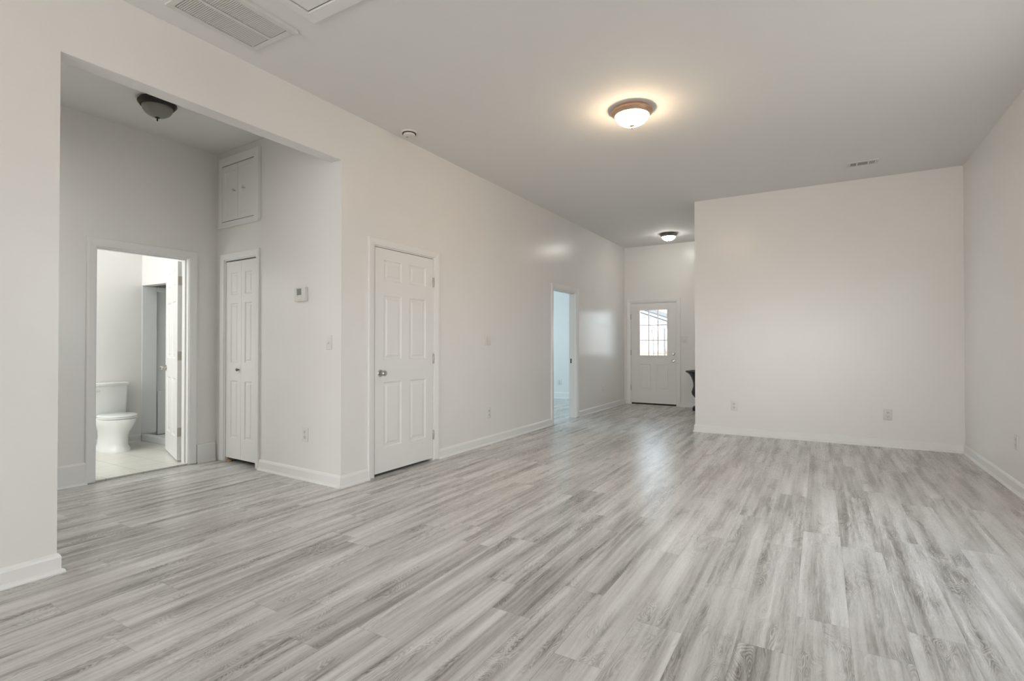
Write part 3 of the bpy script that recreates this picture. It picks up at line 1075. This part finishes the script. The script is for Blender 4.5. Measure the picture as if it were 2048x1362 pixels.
# ------------------------------------------------------------------ bathroom
TY = 2.775


def ring(cx_, cy_, rx, ry, z, n=40, front=1.0, back=None):
    """egg-shaped ring: front half (towards +x) rx*front, back half flatter"""
    pts = []
    for k in range(n):
        a = 2 * PI * k / n
        c, s_ = math.cos(a), math.sin(a)
        ex = rx * front if c > 0 else rx
        p = 2.0 if c > 0 else 2.6
        pts.append((cx_ + ex * math.copysign(abs(c) ** (2 / p), c), cy_ + ry * math.copysign(abs(s_) ** (2 / p), s_), z))
    return pts


tl = thing('toilet', 'white two-piece toilet with closed lid seen through the bathroom doorway', 'toilet', (-6.9, TY, 0.012))
b_ = MB()
b_.loft([ring(-.02, 0, .27, .140, 0, front=.95), ring(-.02, 0, .265, .135, .03, front=.94), ring(-.02, 0, .24, .118, .07, front=.92), ring(-.01, 0, .235, .115, .16, front=.93),
         ring(0, 0, .235, .125, .22, front=.98), ring(.02, 0, .245, .150, .28, front=1.05), ring(.03, 0, .245, .172, .33, front=1.06), ring(.03, 0, .245, .178, .362, front=1.06), ring(.03, 0, .235, .170, .370, front=1.05)])
b_.build('bowl', M['china'], tl, smooth=50)
MB().loft([ring(.08, 0, .19, .178, .373, front=1.1), ring(.08, 0, .192, .180, .378, front=1.1), ring(.08, 0, .190, .178, .388, front=1.1)]).build('seat', M['china'], tl, smooth=50)
MB().loft([ring(.08, 0, .19, .178, .391, front=1.09), ring(.08, 0, .192, .180, .397, front=1.09), ring(.08, 0, .186, .174, .407, front=1.09), ring(.075, 0, .150, .140, .412, front=1.09)]).build('lid', M['china'], tl, smooth=50)
tk = MB()


def rr(x0, x1, hw, z, r=.03, n=6):
    pts = []
    for cx_, cy_, a0 in ((x1 - r, hw - r, 0), (x0 + r, hw - r, 90), (x0 + r, -hw + r, 180), (x1 - r, -hw + r, 270)):
        for k in range(n + 1):
            a = math.radians(a0 + 90 * k / n)
            pts.append((cx_ + r * math.cos(a), cy_ + r * math.sin(a), z))
    return pts


tk.loft([rr(-.335, -.175, .185, .355), rr(-.34, -.165, .195, .42), rr(-.34, -.150, .205, .70), rr(-.34, -.150, .205, .715)])
tk.build('tank', M['china'], tl, smooth=50)
MB().loft([rr(-.343, -.140, .213, .716), rr(-.343, -.136, .217, .722), rr(-.343, -.136, .217, .745), rr(-.340, -.142, .211, .752)]).build('tank_lid', M['china'], tl, smooth=40)
MB().box(-.152, -.138, -.165, -.150, .655, .675, .003).box(-.146, -.138, -.150, -.085, .660, .670, .003).build('flush_lever', M['chrome'], tl)

sv = thing('water_valve', 'chrome water valve with supply hose on the wall beside the toilet', 'valve', (-7.24, 2.47, 0.10))
v_ = MB().lathe([(0.022, 0.0), (0.022, 0.006), (0.008, 0.008), (0.008, 0.09), (0.0, 0.09)], (-0.012, 0, 0.0), 16, 'x')
v_.lathe([(0.0, -.018), (0.011, -.018), (0.011, .018), (0, .018)], (0.07, 0, 0), 16)
v_.box(0.085, 0.110, -0.018, 0.018, -0.008, 0.008, .003)
v_.build('body', M['chrome'], sv, smooth=40)
MB().tube([(0.07, 0, .015), (0.075, -.01, .07), (.085, -.03, .14), (.08, -.04, .20), (.07, .02, .25), (.06, .095, .267)], .006).build('hose', M['braid'], sv, smooth=60)

# shower: one-piece surround with pan
sh = thing('shower_stall', 'white one-piece shower surround with low curb beside the open bathroom door', 'shower', (-7.25, 3.2, 0.0125))
f = MB()
SW = 1.56
f.box(0, SW, 0.0, 0.07, 0, 0.082, .008)
f.box(0, SW, 0.07, 0.80, 0, 0.045)
f.build('pan', M['fibre'], sh)
f = MB()
f.box(-0.028, 0.004, 0.0, 0.17, 0.083, 1.925, .006)      # flat end flange and panel
f.box(-0.036, -0.030, 0.0, 0.80, 0.046, 1.925)
f.box(-0.030, 0.004, 0.17, 0.80, 1.865, 1.925, .010)
f.box(-0.030, SW, 0.80, 0.83, 0.046, 1.925)
f.box(SW, SW + .03, 0.0, 0.83, 0.046, 1.925)
# moulded shelf recess with a rounded head
f.box(-0.030, -0.010, 0.19, 0.80, 0.046, 0.60, .008)
f.build('surround', M['fibre'], sh)

# ------------------------------------------------------------------ black urn by the entry
ur = thing('urn_planter', 'tall black urn planter partly hidden by the back wall corner', 'urn', (-1.835, 9.98, 0.0))
MB().lathe([(0.0, 0.0), (0.205, 0.0), (0.205, 0.055), (0.185, 0.075), (0.12, 0.10), (0.085, 0.15), (0.08, 0.19), (0.0, 0.19)], seg=48).build('foot', M['urn'], ur, smooth=35)
MB().lathe([(0.0, .185), (0.095, 0.19), (0.165, 0.235), (0.210, 0.29), (0.222, 0.335), (0.205, 0.39), (0.188, 0.45), (0.196, 0.52), (0.222, 0.60), (0.258, 0.66), (0.30, 0.695), (0.26, 0.700), (0.0, .66)], seg=48).build('bowl', M['urn'], ur, smooth=35)
MB().lathe([(0.255, .697), (0.318, 0.700), (0.326, 0.712), (0.318, 0.728), (0.26, 0.732), (0.24, .71)], seg=48, closed=False).build('rim', M['urn'], ur, smooth=35)

# ------------------------------------------------------------------ outside the front door
struct('ground', MB().box(-30, 25, YH + 0.13, 40, -0.5, -0.3), M['yard'], 'pale paved ground outside the front door', 'ground')
bk = thing('brick_building', 'tall peach brick building beyond the front door window', 'building', (-9, 30, -0.3))
MB().box(-9, 9, 0, 5, 0, 5.2).build('wall', M['brick'], bk)
MB().box(-9.1, 9.1, -0.1, 5.1, 5.2, 5.4).build('parapet', M['siding'], bk)
hs = thing('white_shed', 'white shed with sloping roof edge seen through the front door window', 'shed', (0, 18, -0.3))
hp = [(-8.5, 0.0), (-3.2, 0.0), (-3.2, 1.84), (-8.5, 3.71)]
bmx = MB()
bmx.loft([[(x_, 0.0, z_) for x_, z_ in hp], [(x_, 4.0, z_) for x_, z_ in hp]])
bmx.build('wall', M['siding'], hs)
bmx = MB()
for dz, tk_ in ((0.02, 0.035), (0.13, 0.035)):
    bmx.loft([[(-8.7, y_, 3.78 + dz), (-3.0, y_, 1.769 + dz), (-3.0, y_, 1.769 + dz + tk_), (-8.7, y_, 3.78 + dz + tk_)] for y_ in (-0.25, 4.2)])
bmx.build('fascia', M['fascia'], hs)
bmx = MB()
bmx.loft([[(-8.7, y_, 3.78 + .055), (-3.0, y_, 1.769 + .055), (-3.0, y_, 1.769 + .13), (-8.7, y_, 3.78 + .13)] for y_ in (-0.2, 4.2)])
bmx.build('roof', M['siding'], hs)
fn = thing('wooden_fence', 'low cedar board fence outside the front door window', 'fence', (-7.5, 15, -0.3))
bmx = MB()
for k in range(40):
    bmx.box(k * .15, k * .15 + .142, 0, 0.02, 0, 1.90 - .02 * (k % 3 == 0))
bmx.build('boards', M['fence'], fn)
MB().box(0, 6, -0.04, 0, 1.28, 1.33).box(0, 6, -0.04, 0, 1.13, 1.16).build('rail', M['wood_raw'], fn)
lp_ = thing('yard_lamp', 'grey pole lamp with horizontal arm outside the front door window', 'lamp', (-4.02, 14.5, -0.3))
MB().tube([(0, 0, 0), (0, 0, 1.72)], .016).tube([(0, 0, 1.70), (-.05, 0, 1.95), (-.12, 0, 2.14), (-.30, 0, 2.17), (-.9, 0, 2.15)], .012).build('pole', M['pipe'], lp_, smooth=60)
MB().lathe([(0, .06), (.03, .05), (.05, .01), (.055, 0), (0, 0)], (-.02, 0, 1.92), 20).build('lamp_head', M['pipe'], lp_, smooth=50)
dp = thing('drain_pipe', 'grey vertical pipe at the edge of the front door window view', 'pipe', (-3.79, 14.8, -0.3))
MB().tube([(0, 0, 0), (0, 0, 1.98)], .026).tube([(.10, 0, 0), (.10, 0, 1.9)], .018).build('pipe', M['pipe'], dp, smooth=60)
